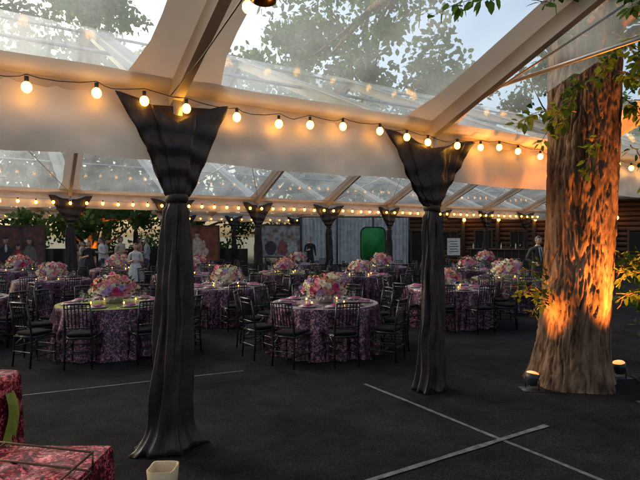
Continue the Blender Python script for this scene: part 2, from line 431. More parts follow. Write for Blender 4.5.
# ------------------------------------------------------------------ table
def table_mesh(seed, topmat):
    rr=random.Random(seed); m=MB(); n=150; R0=.9
    p1,p2,p3=[rr.uniform(0,6.28) for _ in range(3)]
    rings=[]
    for f in [0,.03,.08,.16,.28,.42,.58,.74,.88,1]:
        z=.757*(1-f)+.006; r=[]
        for k in range(n):
            t=2*math.pi*k/n
            amp=.07*min(1,f*1.8)
            q=R0+.004+.10*f**1.2+amp*(math.sin(16*t+p1+.5*math.sin(2*t))*.6+math.sin(25*t+p2+f)*.35+.5*math.sin(7*t+p3))
            if f==0: q=R0-.01
            r.append((q*math.cos(t),q*math.sin(t),z+(.004 if f==0 else 0)))
        rings.append(r)
    m.rings(rings,0)
    m.revolve([(R0-.01,.768),(.5,.7685),(.02,.769)],(0,0,0),n,1,False,True)
    return m.mesh('round_table',[M_cloth,topmat])
ME_tab=[table_mesh(1,M_cloth2),table_mesh(2,M_lime),table_mesh(5,M_cloth2)]
def setting_mesh():
    m=MB(); z=.772
    m.revolve([(.01,z),(.10,z),(.155,z+.012),(.158,z+.015),(.10,z+.006),(.01,z+.005)],(0,0,0),20,0)
    m.revolve([(.01,z+.008),(.08,z+.009),(.125,z+.022),(.08,z+.014),(.01,z+.012)],(0,0,0),20,2)
    b=len(m.v); m.v+=[Vector(p) for p in ((-.045,-.10,z+.026),(.045,-.10,z+.026),(.05,.09,z+.026),(-.04,.10,z+.026),(-.035,-.095,z+.045),(.035,-.09,z+.042),(.04,.08,z+.046),(-.03,.09,z+.04))]
    for f in ((4,5,6,7),(0,1,5,4),(1,2,6,5),(2,3,7,6),(3,0,4,7)): m.face([b+q for q in f],1)
    def gl(x,y,h,r):
        m.revolve([(.034,z),(.03,z+.004),(.005,z+.008),(.005,z+h*.45),(r*.6,z+h*.5),(r,z+h*.7),(r*.82,z+h)],(x,y,0),12,3,True,False)
    gl(.17,.17,.21,.04); gl(.08,.22,.18,.036)
    for x in (-.19,-.215,.19): m.box((x,-.01,z+.003),(.012,.19,.003),0)
    return m.mesh('place_setting',[M_plate,M_napkin,M_napw,M_glass],True)
ME_set=setting_mesh()
def flower_mesh(seed,rx=.28,rz=.20):
    rr=random.Random(seed); m=MB()
    m.revolve([(.10,.0),(.12,.005),(.14,.10),(.13,.13),(.10,.12)],(0,0,0),20,5)
    pts=[]; n=64
    for i in range(n):
        z=1-(i+.5)/n*1.15; t=i*2.39996
        rad_=math.sqrt(max(0,1-z*z)); pts.append(Vector((rad_*math.cos(t)*rx,rad_*math.sin(t)*rx,z*rz+.17)))
    for p in pts:
        c=Vector((0,0,.15)); nrm=(p-c).normalized(); p=p+nrm*rr.uniform(-.03,.04)
        s=rr.uniform(.042,.068); mi=rr.choice((0,0,0,1,1,1,1,2,3,4))
        x=nrm.orthogonal().normalized(); y=nrm.cross(x); a0=rr.uniform(0,6)
        for layer,(cnt,ro,h) in enumerate(((6,1.0,.0),(5,.72,.35),(4,.45,.6),(3,.2,.75))):
            for k in range(cnt):
                a=a0+layer*.5+2*math.pi*k/cnt; w=math.pi/cnt*1.25
                def pt(rf,aa,hh): return p+(x*math.cos(aa)+y*math.sin(aa))*s*rf+nrm*s*hh
                b=len(m.v)
                m.v+=[pt(ro*.25,a-w,h-.25),pt(ro*.25,a+w,h-.25),pt(ro*.95,a+w*.9,h+.12),pt(ro*1.12,a,h+.02 if layer==0 else h+.22),pt(ro*.95,a-w*.9,h+.12)]
                m.face((b,b+1,b+2,b+3,b+4),mi)
    for i in range(90):
        t=rr.uniform(0,6.28); el=rr.uniform(-.3,1.2); d=Vector((math.cos(t)*math.cos(el),math.sin(t)*math.cos(el),math.sin(el)))
        p=Vector((d.x*rx,d.y*rx,d.z*rz+.17)); q=p+d*rr.uniform(.04,.12); sd=d.cross(Vector((rr.random(),rr.random(),1))).normalized()*.02
        b=len(m.v); m.v+=[p,(p+q)/2+sd,q,(p+q)/2-sd]; m.face((b,b+1,b+2,b+3),6)
    return m.mesh('flower_centerpiece',M_f+[M_plate,M_leafA],True)
ME_fl=[flower_mesh(i) for i in (1,2,3)]

tables=[(.08,8.75,1,0),(-3.45,8.7,1,1),(-2.1,11.6,1,2),(2.75,11.3,1,0),(-1.05,15.8,1,1),(1.15,14.8,1,2),(2.2,18.6,1,0),
        (4.9,17.2,1,2),(-6.7,17.3,1,0),(-4.4,18.9,1,1),(-9.6,16.6,1,2),(-6.8,13.2,1,2),(-6.6,9.3,1,0),(-3.9,14.9,1,0),(4.9,13.6,1,1),(-.9,20.5,1,0),(6.6,20.8,1,2)]
for i,(x,y,s,c) in enumerate(tables):
    place('round_banquet_table',ME_tab[(0,1,2)[c]],(x,y,0),R.uniform(0,6))
    place('flower_centerpiece',ME_fl[i%3],(x,y,.769),R.uniform(0,6),scale=R.uniform(.98,1.22))
    nch=10; a0=R.uniform(0,.6)+ (0.17 if i==0 else 0)
    for k in range(nch):
        a=a0+2*math.pi*k/nch+R.uniform(-.06,.06); rr=1.12+R.uniform(-.03,.2)
        place('chiavari_chair',ME_chair,(x+math.cos(a)*rr,y+math.sin(a)*rr,.004),a+math.pi/2+R.uniform(-.2,.2))
        if y<19:
            place('place_setting',ME_set,(x+math.cos(a)*.66,y+math.sin(a)*.66,0),a+math.pi/2)
    if y<19:
        m=MB()
        for k in range(4):
            a=a0+k*1.57+.4; cx,cy=x+.38*math.cos(a),y+.38*math.sin(a)
            m.revolve([(.03,.772),(.036,.84),(.033,.84),(.028,.78)],(cx,cy,0),10,0,True,False)
            m.sphere((cx,cy,.80),(.012,.012,.02),6,4,1)
        m.obj('votive_candles',[M_glass,M_bulbf])

# ------------------------------------------------------------------ oak tree
def leaf(m,p,d,n,L,W,mi=0):
    s=d.cross(n)
    if s.length<1e-4: return
    s.normalize(); b=len(m.v)
    m.v+=[p,p+d*L*.35+s*W+n*L*.06,p+d*L*.72+s*W*.8,p+d*L-n*L*.08,p+d*L*.72-s*W*.8,p+d*L*.35-s*W+n*L*.06]
    m.face((b,b+1,b+2,b+3,b+4,b+5),mi)
def rnd(rr=R):
    while True:
        v=Vector((rr.uniform(-1,1),rr.uniform(-1,1),rr.uniform(-1,1)))
        if .05<v.length<1: return v.normalized()
def crown(m,clusters,per,L,mi=0,rr=R):
    for c,r in clusters:
        for _ in range(per):
            q=rnd(rr)*r*rr.random()**.45; q.z*=.7
            d=rnd(rr); d.z-=.3; d.normalize(); leaf(m,Vector(c)+q,d,rnd(rr),L*rr.uniform(.7,1.3),L*.3,mi)
oak=empty('oak_tree')
m=MB(); n=260; K=340; rings=[]
def oaxis(z): return TREE+Vector((.032*z+.02*math.sin(z*1.1),-.01*z,z))
for i in range(K+1):
    z=7.2*(i/K)**1.05; c=oaxis(z); r=[]
    for k in range(n):
        t=2*math.pi*k/n; cx,sx=math.cos(t),math.sin(t)
        base=.440+.12*math.exp(-z*3.4)*(1+.35*math.sin(5*t+1))+.02*math.sin(3*t+z)+.02*math.sin(2*t-z*.7)-.006*z
        base+=.05*math.exp(-((z-2.6)/.22)**2)*max(0,math.cos(t-4.2))**6+.06*math.exp(-((z-1.15)/.2)**2)*max(0,math.cos(t-3.7))**8
        p=Vector((cx*2.2,sx*2.2,z*1.1)); w=noise.noise(p)*.9; w2=noise.noise(p*2+Vector((9,0,0)))*.8
        f1=min(1,abs(noise.noise(Vector((cx*5.0+w,sx*5.0+w2,z*1.25))))/.17)
        f2=min(1,abs(noise.noise(Vector((cx*9+w2,sx*9+w,z*2.4+5))))/.16)
        f3=noise.noise(Vector((cx*26,sx*26,z*14)))
        d=-.06+.034*f1**.7+.024*f2**.7+.010*f3
        rr_=base+d
        r.append(Vector((c.x+cx*rr_,c.y+sx*rr_,z)))
    rings.append(r)
m.rings(rings,0,False,True)
m.obj('trunk',[M_bark],True,oak)
m=MB(); clusters=[]
top=oaxis(7.0)
for a,el,L in ((.3,.7,5.5),(1.5,.9,6),(2.6,.7,6.5),(3.6,.8,5.5),(4.6,.7,5.5),(5.5,.5,5),(2.1,.6,7),(1.9,.10,10),(2.6,.10,9),(.9,.12,8)):
    d=Vector((math.cos(a)*math.cos(el),math.sin(a)*math.cos(el),math.sin(el)))
    pts=[top-Vector((0,0,.5))]
    for i in range(1,7):
        pts.append(pts[-1]+d*L/6+rnd()*.22)
    m.tube(pts,[.24,.19,.15,.11,.08,.05,.025],9,0)
    for i in range(2,7):
        for q in range(2):
            dd=(d+rnd()*1.1).normalized(); e=pts[i]+dd*R.uniform(.9,2.4)
            m.tube([pts[i],(pts[i]+e)/2+rnd()*.1,e],[.05,.03,.01],6,0); clusters.append((e,R.uniform(.5,.95)))
for a,b in [((0,0,4.2),(1.6,-1.3,5.1)),((0,0,4.6),(-1.4,-.9,5.6)),((0,0,3.9),(1.8,.6,4.9)),((0,0,5.2),(-2.6,.4,6.6))]:
    a=oaxis(a[2]); b=TREE+Vector(b); mid=(a+b)/2+Vector((0,0,.25)); m.tube([a,mid,b],[.10,.06,.02],8,0)
    clusters.append((b,.5))
m.obj('limbs',[M_bark],True,oak)
m=MB(); crown(m,clusters,85,.16); m.obj('crown_leaves',[M_leafA],True,oak)
def sprig(m,a,b,nl,L=.11,droop=.1,rr=R):
    a=Vector(a); b=Vector(b); pts=[]
    for i in range(9):
        f=i/8; p=a.lerp(b,f); p.z+=math.sin(f*math.pi)*droop; pts.append(p+rnd(rr)*.012)
    m.tube(pts,[.007-.0006*i for i in range(9)],5,0)
    for i in range(nl):
        f=rr.uniform(.15,1); k=min(7,int(f*8)); p=pts[k].lerp(pts[k+1],f*8-k)
        d=((b-a).normalized()*.5+rnd(rr)+Vector((0,0,-.45))).normalized()
        q=p+d*.04; m.tube([p,q],.002,3,0,False)
        nn=(Vector((0,0,1))+rnd(rr)*.7).normalized()
        leaf(m,q,d,nn,L*rr.uniform(.6,1.25),L*.26,1)
m=MB()
for (a,b,nl) in (((3.2,6.25,4.3),(2.35,5.9,3.95),44),((3.0,6.3,4.35),(2.5,5.5,4.35),44),((3.5,6.2,4.2),(3.5,5.3,3.75),60),((3.6,6.2,4.5),(3.0,5.0,4.1),60),
                 ((3.1,6.3,3.6),(2.55,6.0,2.95),46),((3.2,6.28,3.9),(2.75,5.9,3.15),46),((3.6,6.3,3.9),(3.75,5.6,3.2),70),((3.7,6.4,3.6),(4.0,6.1,2.85),70),((3.8,6.4,3.9),(4.1,5.9,3.5),60),((3.8,6.4,4.3),(3.7,5.3,3.9),60),
                 ((2.5,4.6,4.15),(.95,4.3,3.72),50),((2.9,5.2,4.3),(1.9,4.5,3.9),44),((3.4,5.6,4.3),(3.2,4.6,4.0),60),((3.3,6.3,4.6),(2.9,5.1,4.5),60),((3.6,6.0,3.9),(3.3,4.9,3.6),56),((3.0,5.6,4.4),(2.5,4.8,4.25),50),((3.2,5.2,4.2),(2.4,4.2,3.85),40),((3.1,6.3,3.4),(2.3,6.1,3.2),40),
                 ((3.4,6.0,4.0),(2.9,5.4,3.5),60),((3.6,5.6,4.0),(3.1,4.7,3.7),60),((3.3,5.9,4.2),(3.3,5.2,3.4),50),((3.5,5.9,4.0),(3.6,5.2,3.2),50),((3.4,6.24,3.1),(3.05,6.0,2.6),24),((3.75,6.3,3.0),(3.9,6.1,2.4),34)):
    sprig(m,a,b,nl,.12)
m.tube([(3.28,6.4,4.5),(2.9,5.2,4.3),(2.5,4.6,4.15),(1.6,4.4,4.0)],[.03,.022,.014,.006],7,0)
m.obj('leafy_sprigs',[M_bark,M_leafA],True,oak)
m=MB()
for i in range(10):
    a=Vector((2.86,6.50,1.15+R.uniform(-.15,.25))); sprig(m,a,a+Vector((R.uniform(-.5,-.1),R.uniform(-.35,.05),R.uniform(-.15,.3))),11,.085,.04)
for i in range(11):
    a=Vector((3.68,6.45,1.15+R.uniform(-.2,.3))); sprig(m,a,a+Vector((R.uniform(.1,.5),R.uniform(-.35,.1),R.uniform(-.1,.5))),16,.09,.05)
m.obj('trunk_shoots',[M_bark,leafmat('young_leaf',(.035,.07,.015),(.08,.12,.025))],True,oak)

def uplight(loc, target, power, ang=75):
    root=empty('uplight_fixture',loc); d=(Vector(target)-Vector(loc)-Vector((0,0,.15))).normalized()
    m=MB(); c=Vector((0,0,.15))
    x=d.cross(Vector((0,0,1))).normalized()
    m.tube([c-d*.09,c-d*.07,c-d*.01,c+d*.05,c+d*.055,c+d*.03],[.05,.07,.075,.088,.078,.07],18,0,True)
    yv=x.cross(d)
    m.rings([[c+d*h+(x*math.cos(2*math.pi*k/18)+yv*math.sin(2*math.pi*k/18))*rr for k in range(18)] for rr,h in ((.077,.052),(.065,.068),(.04,.078),(.01,.082))],1,True,True)
    for s in (-1,1): m.tube([Vector((0,0,.012))+x*s*.10,c+x*s*.10,c+x*s*.08],.008,6,0)
    m.box((0,0,.008),(.26,.20,.014),0); m.tube([(0,.1,.01),(.3,.5,.01),(.5,1.2,.01)],.006,5,0)
    m.obj('can',[M_cable,emis('orange_gel',(1,.22,.03),1.8)],True,root)
    l=bpy.data.lights.new('uplight_lamp','SPOT'); l.energy=power; l.color=(1,.31,.045); l.spot_size=rad(ang); l.spot_blend=1; l.shadow_soft_size=.05
    o=bpy.data.objects.new('lamp',l); COL.objects.link(o); o.parent=root; o.location=c+d*.14; o.rotation_euler=d.to_track_quat('-Z','Y').to_euler()
uplight((2.60,6.36,0),(3.02,6.60,2.4),520,62)
uplight((3.72,5.80,0),(3.56,6.35,2.1),1900,66)
uplight((3.98,6.9,0),(3.6,6.75,2.4),1200,60)

# ------------------------------------------------------------------ background trees
def bg_tree_mesh(seed,H=13,spread=4.5,L=.34,per=78,ncl=84):
    rr=random.Random(seed); m=MB(); cl=[]
    pts=[Vector((0,0,0))]
    for i in range(6): pts.append(pts[-1]+Vector((rr.uniform(-.2,.2),rr.uniform(-.2,.2),H*.13)))
    m.tube(pts,[.32,.27,.24,.2,.17,.13,.08],9,0)
    for i in range(ncl):
        z=rr.uniform(.2,1)*H; w=spread*math.sin(math.pi*min(1,(z/H)*.8+.15))**.7*rr.random()**.5; t=rr.uniform(0,6.28)
        c=Vector((w*math.cos(t),w*math.sin(t),z)); cl.append((c,rr.uniform(.5,1.25)))
        if i%3==0:
            k=min(6,max(1,int(z/H*6))); m.tube([pts[k],(pts[k]+c)/2-Vector((0,0,.3)),c],[.09,.05,.015],5,0)
    crown(m,cl,per,L,1,rr)
    return m.mesh('tree',[M_bark,M_leafB],True)
BT=[bg_tree_mesh(1),bg_tree_mesh(2,15,5.2),bg_tree_mesh(3,11,4)]
for i,(x,y,s) in enumerate(((-24,32,1.3),(-17,37,1.35),(-10,42,1.6),(-2,47,1.55),(5,50,1.85),(12,50,1.6),(20,44,1.4),(27,37,1.2),(33,27,1.1),(-31,24,1.2),(-20,48,1.6),(28,52,1.5),(24,22,1.1),(-26,14,1.1),(-36,40,1.3))):
    place('tree',BT[i%3],(x,y,0),R.uniform(0,6),scale=s*R.uniform(.9,1.05))
m=MB(); cl=[]
for i in range(70):
    f=i/69; x=-34+f*36+R.uniform(-1,1); y=27+f*17+R.uniform(-1.5,1.5); cl.append((Vector((x,y,R.uniform(.6,3.4))),R.uniform(.9,1.6)))
crown(m,cl,110,.3); m.obj('shrub_hedge',[M_leafDark],True)
m=MB(); cl=[(Vector((5.2+R.uniform(-.5,.8),7.9+R.uniform(-.5,.6),R.uniform(.2,1.5))),R.uniform(.25,.45)) for _ in range(12)]
crown(m,cl,90,.12); m.obj('shrub',[M_leafA],True)
place('tree',BT[2],(-10.6,24.5,0),1.0,scale=(.9,.9,.9))
uplight((-10.3,23.6,0),(-10.6,24.5,2.2),700)

# ------------------------------------------------------------------ cabin
A=Vector((5.5,37.5,0)); B=Vector((27,25.5,0)); d=(B-A); L=d.length; ang=math.atan2(d.y,d.x)
cab=empty('wooden_cabin',A,ang)
m=MB()
m.box((L/2,.10,2.1),(L,.10,4.2),2)
for i in range(14):
    z=.155+i*.3
    m.tube([(0,0,z),(L*.5,0,z+.01*math.sin(i*2.1)),(L,0,z)],[.14,.136,.14],12,0)
x=.5
while x<L-1:
    m.box((x,-.35,2.05),(.22,.22,4.1),1); x+=2.2
m.box((L/2,-.35,4.2),(L,.2,.25),1)
m.obj('log_walls',[M_wood,M_wood2,M_dark],True,cab)
m=MB()
x=1.0;i=0
while x<L-2:
    if i%2==0:
        m.box((x+.75,-.14,1.05),(1.0,.06,2.1),0)
        for s in (-1,1): m.box((x+.75+s*.56,-.15,1.08),(.12,.10,2.16),1)
        m.box((x+.75,-.15,2.22),(1.24,.10,.12),1)
    else:
        m.box((x+.75,-.14,1.6),(1.0,.05,1.0),0)
        for s in (-1,0,1): m.box((x+.75+s*.5,-.16,1.6),(.06,.08,1.0),1)
        m.box((x+.75,-.16,1.07),(1.1,.1,.06),1); m.box((x+.75,-.16,2.13),(1.1,.1,.06),1)
    x+=2.2;i+=1
m.obj('doors_and_windows',[M_dark,M_wood2],False,cab)
m=MB(); m.v+=[Vector((-.6,-1.4,4.05)),Vector((L+.6,-1.4,4.05)),Vector((L+.6,3,6.2)),Vector((-.6,3,6.2)),Vector((-.6,-1.4,3.93)),Vector((L+.6,-1.4,3.93)),Vector((L+.6,3,6.08)),Vector((-.6,3,6.08))]
for f in ((0,1,2,3),(7,6,5,4),(0,4,5,1),(1,5,6,2),(2,6,7,3),(3,7,4,0)): m.face(f)
m.obj('roof',[M_shingle],False,cab)
m=MB()
for xx in (2.8,5.0,7.2,9.4,11.6,13.8,16): bulb(m,(xx,-.6,2.9),.10)
m.obj('porch_lanterns',[M_cable,M_bulb],True,cab)

m=MB(); K=200
for i in range(K+1):
    x=-1.2+6.9*i/K; y=33.5+.09*math.sin(i*.9)+.05*math.sin(i*.37)
    m.v+=[Vector((x,y,.02)),Vector((x,y,3.0))]
for i in range(K): m.face((2*i,2*i+2,2*i+3,2*i+1))
for x in (-1.2,1.1,3.4,5.7): m.tube([(x,33.3,0),(x,33.3,3.05)],.05,8,1)
m.tube([(-1.2,33.3,3.05),(5.7,33.3,3.05)],.03,8,1)
m.obj('white_curtain_backdrop',[M_wht,M_cable],True)
m=MB()
def rrect(w,h,r,n=6):
    out=[]
    for cx,cz,a0 in ((w-r,h-r,0),(-w+r,h-r,math.pi/2),(-w+r,-h+r,math.pi),(w-r,-h+r,1.5*math.pi)):
        for k in range(n+1):
            a=a0+math.pi/2*k/n; out.append((cx+r*math.cos(a),cz+r*math.sin(a)))
    return out
fr=rrect(.62,.85,.3); fi=rrect(.57,.80,.27)
m.rings([[Vector((x,.03,z+1.45)) for x,z in fr],[Vector((x,-.03,z+1.45)) for x,z in fr],[Vector((x,-.03,z+1.45)) for x,z in fi]],1,True,False)
m.rings([[Vector((x,-.026,z+1.45)) for x,z in fi],[Vector((x,-.022,z+1.45)) for x,z in fi]],0,True,True)
for s in (-1,1): m.tube([(s*.45,.02,0),(s*.45,.02,.8)],.02,6,1); m.tube([(s*.45,-.3,.01),(s*.45,.3,.01)],.02,6,1)
m.obj('green_photo_backdrop',[M_green,M_dark],True,None,(2.55,25.0,0))
def easel(x,y,rot,w=.6,h=.8):
    root=empty('easel_sign',(x,y,0),rot)
    m=MB(); m.box((0,0,1.35),(w,.02,h),0)
    for k in range(5): m.box((0,-.012,1.6-k*.12),(w*(.7-.1*(k%2)),.004,.03),1)
    for s in (-1,1): m.tube([(s*.35,-.1,0),(s*.2,.03,1.0),(s*.05,.04,1.9)],.015,6,1)
    m.tube([(0,.5,0),(0,.04,1.85)],.015,6,1); m.box((0,-.03,.93),(w,.06,.03),1)
    m.obj('board',[M_napw,M_dark],False,root)
easel(6.3,24.5,0)
m=MB(); m.box((0,0,.55),(3.2,.6,1.1),0); m.box((0,0,1.12),(3.4,.75,.05),1)
for k in range(9): m.box((-1.45+k*.36,-.31,.55),(.04,.03,1.06),1)
for k in range(12):
    bx=-1.4+k*.25; m.revolve([(.035,1.145),(.037,1.32),(.014,1.38),(.013,1.45)],(bx,.15+.05*(k%2),0),10,2 if k%3 else 3)
m.obj('bar_counter',[M_dark,M_wood2,mat('bottle_green',(.02,.08,.03),rough=.1),M_napw],False,None,(9.8,28.5,0),-.5)
def banner(x,y,w,h,zc,bg,figs,rot=0):
    root=empty('portrait_banner',(x,y,0),rot)
    m=MB(); m.box((0,.02,zc),(w,.03,h),0)
    for s in (-1,1):
        m.box((s*(w/2+.03),.015,zc),(.06,.07,h+.12),1); m.box((s*w*.4,.06,zc/2),(.05,.05,zc),1)
    for s in (-1,1): m.box((0,.015,zc+s*(h/2+.03)),(w,.068,.06),1)
    m.obj('board',[bg,M_wood2],False,root)
    m=MB(); mats=[]
    for i,(cx,cz,rx,rz,col) in enumerate(figs):
        mats.append(mat('paint',col,tuple(q*.5 for q in col),rough=.6,scale=7)); n=30; yy=.003-.0015*(i+1); b=len(m.v)
        for k in range(n):
            t=2*math.pi*k/n; s=math.sin(t)
            m.v.append(Vector((cx+rx*math.cos(t)*(1+.1*math.sin(3*t+i))*(1-.25*max(0,s)*(rz>.2)),yy,zc+cz+rz*s)))
        m.face([b+k for k in range(n)],i)
    m.obj('painted_figures',mats,False,root)
skin=(.50,.29,.19)
banner(-11.9,20.5,2.0,1.45,1.5,mat('bg_dark',(.20,.06,.045),(.02,.012,.012),scale=3),[(-.5,-.35,.3,.36,(.02,.02,.03)),(-.5,.2,.10,.14,skin),(-.5,.29,.11,.06,(.04,.02,.02)),(-.48,-.12,.05,.16,(.7,.7,.7)),(.45,-.36,.32,.34,(.20,.16,.14)),(.45,.17,.10,.14,skin),(.45,.27,.12,.07,(.12,.05,.03)),(0,-.45,.28,.25,(.35,.04,.04)),(0,-.07,.09,.12,skin),(0,.02,.10,.06,(.05,.03,.02))])
banner(-5.15,21.8,1.75,1.4,1.55,mat('bg_red',(.32,.08,.03),(.12,.03,.02),scale=3),[(0,-.36,.50,.30,(.72,.52,.40)),(0,.05,.20,.22,(.75,.55,.44)),(0,.38,.10,.13,(.6,.36,.26)),(0,.47,.12,.07,(.10,.04,.03)),(-.27,-.08,.09,.22,(.7,.5,.38)),(.27,-.08,.09,.22,(.65,.45,.34))])
banner(-1.95,25.8,1.9,1.55,1.6,mat('bg_pale',(.5,.46,.42),(.16,.10,.07),scale=4),[(-.5,-.34,.3,.36,(.08,.07,.08)),(-.5,.2,.1,.14,skin),(.1,-.34,.3,.36,(.4,.12,.1)),(.1,.2,.1,.14,skin),(.6,-.35,.25,.33,(.6,.58,.5)),(.6,.15,.1,.14,skin)])
m=MB(); K=160
for i in range(K+1):
    x=-16+12.8*i/K; y=23.0+.06*math.sin(i*.8)
    m.v+=[Vector((x,y,.02)),Vector((x,y,1.3))]
for i in range(K): m.face((2*i,2*i+2,2*i+3,2*i+1))
m.obj('low_black_drape_partition',[M_drape],True)

# ------------------------------------------------------------------ people
def person(name, loc, face, top, bottom, h=1.75, female=False, hair=(.05,.03,.02), armL=None, armR=None, skirt=None, shirt=None, longhair=False):
    k=h/1.75; root=empty(name,loc,face)
    sk=mat('skin',(.62,.36,.25),(.54,.30,.20),rough=.55,scale=12); mt=mat('top_cloth',top,rough=.8,scale=15,bump=.3,bscale=9); mb=mat('bottom_cloth',bottom,rough=.8,scale=15); mh=mat('hair',hair,rough=.5,scale=40,vscale=(1,1,.2)); ms=mat('shoe',(.02,.02,.02),rough=.3)
    wsh=.165 if female else .19
    v=[(0,0,.95),(0,.0,1.12),(0,.0,1.32),(0,.01,1.45),(0,.0,1.53),(0,-.01,1.58)]
    r=[(.155,.115),(.13 if female else .15,.10),(.165 if not female else .145,.115),(.10,.07),(.055,.055),(.05,.05)]
    e=[(0,1),(1,2),(2,3),(3,4),(4,5)]; lab=['t','t','t','t','s','s']
    def add(p,rr,l,par):
        v.append(p); r.append(rr); lab.append(l); e.append((par,len(v)-1)); return len(v)-1
    hands=[]
    for s,arm in ((-1,armL),(1,armR)):
        el,wr=arm if arm else ((.06,.03,-.29),(.07,-.07,-.54))
        sh=Vector((s*wsh,.01,1.42)); E=sh+Vector((s*el[0],el[1],el[2])); W=sh+Vector((s*wr[0],wr[1],wr[2]))
        a=add(tuple(sh),(.068,.06),'t',3)
        b=add(tuple(sh.lerp(E,.5)),(.052,.05),'t',a); c=add(tuple(E),(.043,.042),'t' if not female else 's',b)
        d=add(tuple(E.lerp(W,.5)),(.038,.037),'t' if not female else 's',c); w=add(tuple(W),(.026,.028),'s',d)
        dr=(W-E).normalized(); pm=W+dr*.075; add(tuple(pm),(.034,.018),'s',w); hands.append((W,pm,dr,s))
    for s in (-1,1):
        a=add((s*.09,0,.86),(.10,.10),'b',0); b=add((s*.10,-.005,.66),(.08,.085),'b',a); c=add((s*.105,-.01,.48),(.06,.062),'b',b)
        d=add((s*.108,.01,.30),(.055,.058),'b',c); f=add((s*.11,.02,.09),(.045,.05),'b',d); g_=add((s*.12,-.05,.045),(.045,.04),'f',f); add((s*.13,-.16,.035),(.04,.03),'f',g_)
    me=bpy.data.meshes.new('b'); me.from_pydata(v,e,[]); me.update(); o=bpy.data.objects.new('b',me); COL.objects.link(o)
    mod=o.modifiers.new('s','SKIN'); mod.use_smooth_shade=True
    for i,rr in enumerate(r): me.skin_vertices[0].data[i].radius=rr; me.skin_vertices[0].data[i].use_root=(i==0)
    ss=o.modifiers.new('ss','SUBSURF'); ss.levels=2
    dg=bpy.context.evaluated_depsgraph_get(); nm=bpy.data.meshes.new_from_object(o.evaluated_get(dg)); bpy.data.objects.remove(o)
    for q in (sk,mt,mb,ms): nm.materials.append(q)
    vv=[Vector(q) for q in v]; idx={'s':0,'t':1,'b':2,'f':3}
    for p in nm.polygons:
        c=p.center; best=min(range(len(vv)),key=lambda i:(vv[i]-c).length-r[i][0]*.5); p.material_index=idx[lab[best]]
        if female and skirt and lab[best]=='b' and c.z<.5: p.material_index=0
    bo=place('body',nm,(0,0,0),0,root); bo.scale=(k,k,k)
    m=MB()
    for W,pm,dr,s in hands:
        side=dr.cross(Vector((s,0,0))).normalized()
        for i,(off,L) in enumerate(((-.026,.062),(-.009,.072),(.009,.068),(.025,.055))):
            a=pm+side*off; b=a+dr*L*.55; c=b+(dr+Vector((-s*.5,0,0))).normalized()*L*.5
            m.tube([a-dr*.02,a+dr*.012,b,c],[.009,.009,.008,.006],6,0)
        t=W+dr*.03-side*.028; m.tube([t,t-side*.02+dr*.025,t-side*.022+dr*.055],[.011,.010,.007],6,0)
    hc=Vector((0,-.02,1.655))
    def hs(p):
        q=p.copy()
        if p.z<0: q.x*=1-.32*(-p.z)**1.5; q.y*=1-.12*(-p.z)
        if p.y<-.6:
            if abs(p.x)<.22 and -.35<p.z<.15: q.y-=.18*(1-abs(p.x)/.22)*(.5-p.z)
            if abs(abs(p.x)-.38)<.16 and .02<p.z<.25: q.y+=.10
        return q
    m.sphere(hc,(.075,.095,.118),24,18,0,hs)
    for s in (-1,1):
        m.sphere(hc+Vector((s*.028,-.083,.008)),(.011,.007,.006),8,6,2); m.sphere(hc+Vector((s*.077,.005,-.005)),(.01,.02,.03),8,6,0)
        m.box(hc+Vector((s*.028,-.088,.028)),(.026,.006,.005),1)
    m.sphere(hc+Vector((0,-.083,-.058)),(.022,.008,.007),8,5,3)
    rr=[]; n=24
    lowz=-1.0 if longhair else -.25
    for i in range(12):
        f=i/11; ring=[]
        for q in range(n):
            t=2*math.pi*q/n; fy=math.sin(t)
            zmin=(.50 if fy<-.45 else (.0 if fy<0.1 else lowz))
            zc=1-(1-zmin)*f
            w=math.sqrt(max(.02,1-max(-.2,zc)**2)) if zc>-.2 else .98
            ring.append(hc+Vector((math.cos(t)*w*.083,math.sin(t)*w*.104+.006,zc*.128)))
        rr.append(ring)
    m.rings(rr,1,True,False)
    if shirt:
        b=len(m.v); y0=-.128
        m.v+=[Vector((-.055,-.085,1.48)),Vector((.055,-.085,1.48)),Vector((.045,y0,1.30)),Vector((0,y0-.004,1.12)),Vector((-.045,y0,1.30))]; m.face((b,b+4,b+3,b+2,b+1),4)
        m.tube([(0,-.10,1.46),(0,-.14,1.32),(0,-.137,1.18)],[.012,.018,.008],6,5)
    ho=m.obj('head_and_hands',[sk,mh,M_dark,mat('lip',(.4,.12,.10)),M_wht,M_dark],True,root); ho.scale=(k,k,k)
    if skirt:
        m=MB(); rings=[]; n=48
        for i in range(12):
            f=i/11; z=1.10-(1.10-skirt)*f; a=.135+.05*math.sin(min(1,f*3)*1.5)+.10*f**1.3
            rings.append([Vector((math.cos(2*math.pi*q/n)*a*(1+.06*f*math.sin(q*1.3)),math.sin(2*math.pi*q/n)*a*.78*(1+.06*f*math.sin(q*1.3)),z)) for q in range(n)])
        m.rings(rings,0); so=m.obj('skirt',[mt],True,root); so.scale=(k,k,k)
hips=((.10,.05,-.24),(.02,-.16,-.34))
bent=((.05,.04,-.28),(-.05,-.20,-.22))
person('man_in_suit',(5.95,14.2,0),.25,(.03,.03,.035),(.03,.03,.035),1.85,shirt=True,armL=hips,armR=bent)
person('woman_in_black_dress',(-8.1,18.2,0),.6,(.02,.02,.025),(.02,.02,.02),1.68,True,skirt=.5,longhair=True,armL=bent,hair=(.04,.02,.015))
person('guest_woman',(-5.75,16.2,0),.5,(.60,.60,.58),(.05,.05,.06),1.62,True,skirt=.5,longhair=True,armL=bent,armR=bent,hair=(.07,.04,.02))
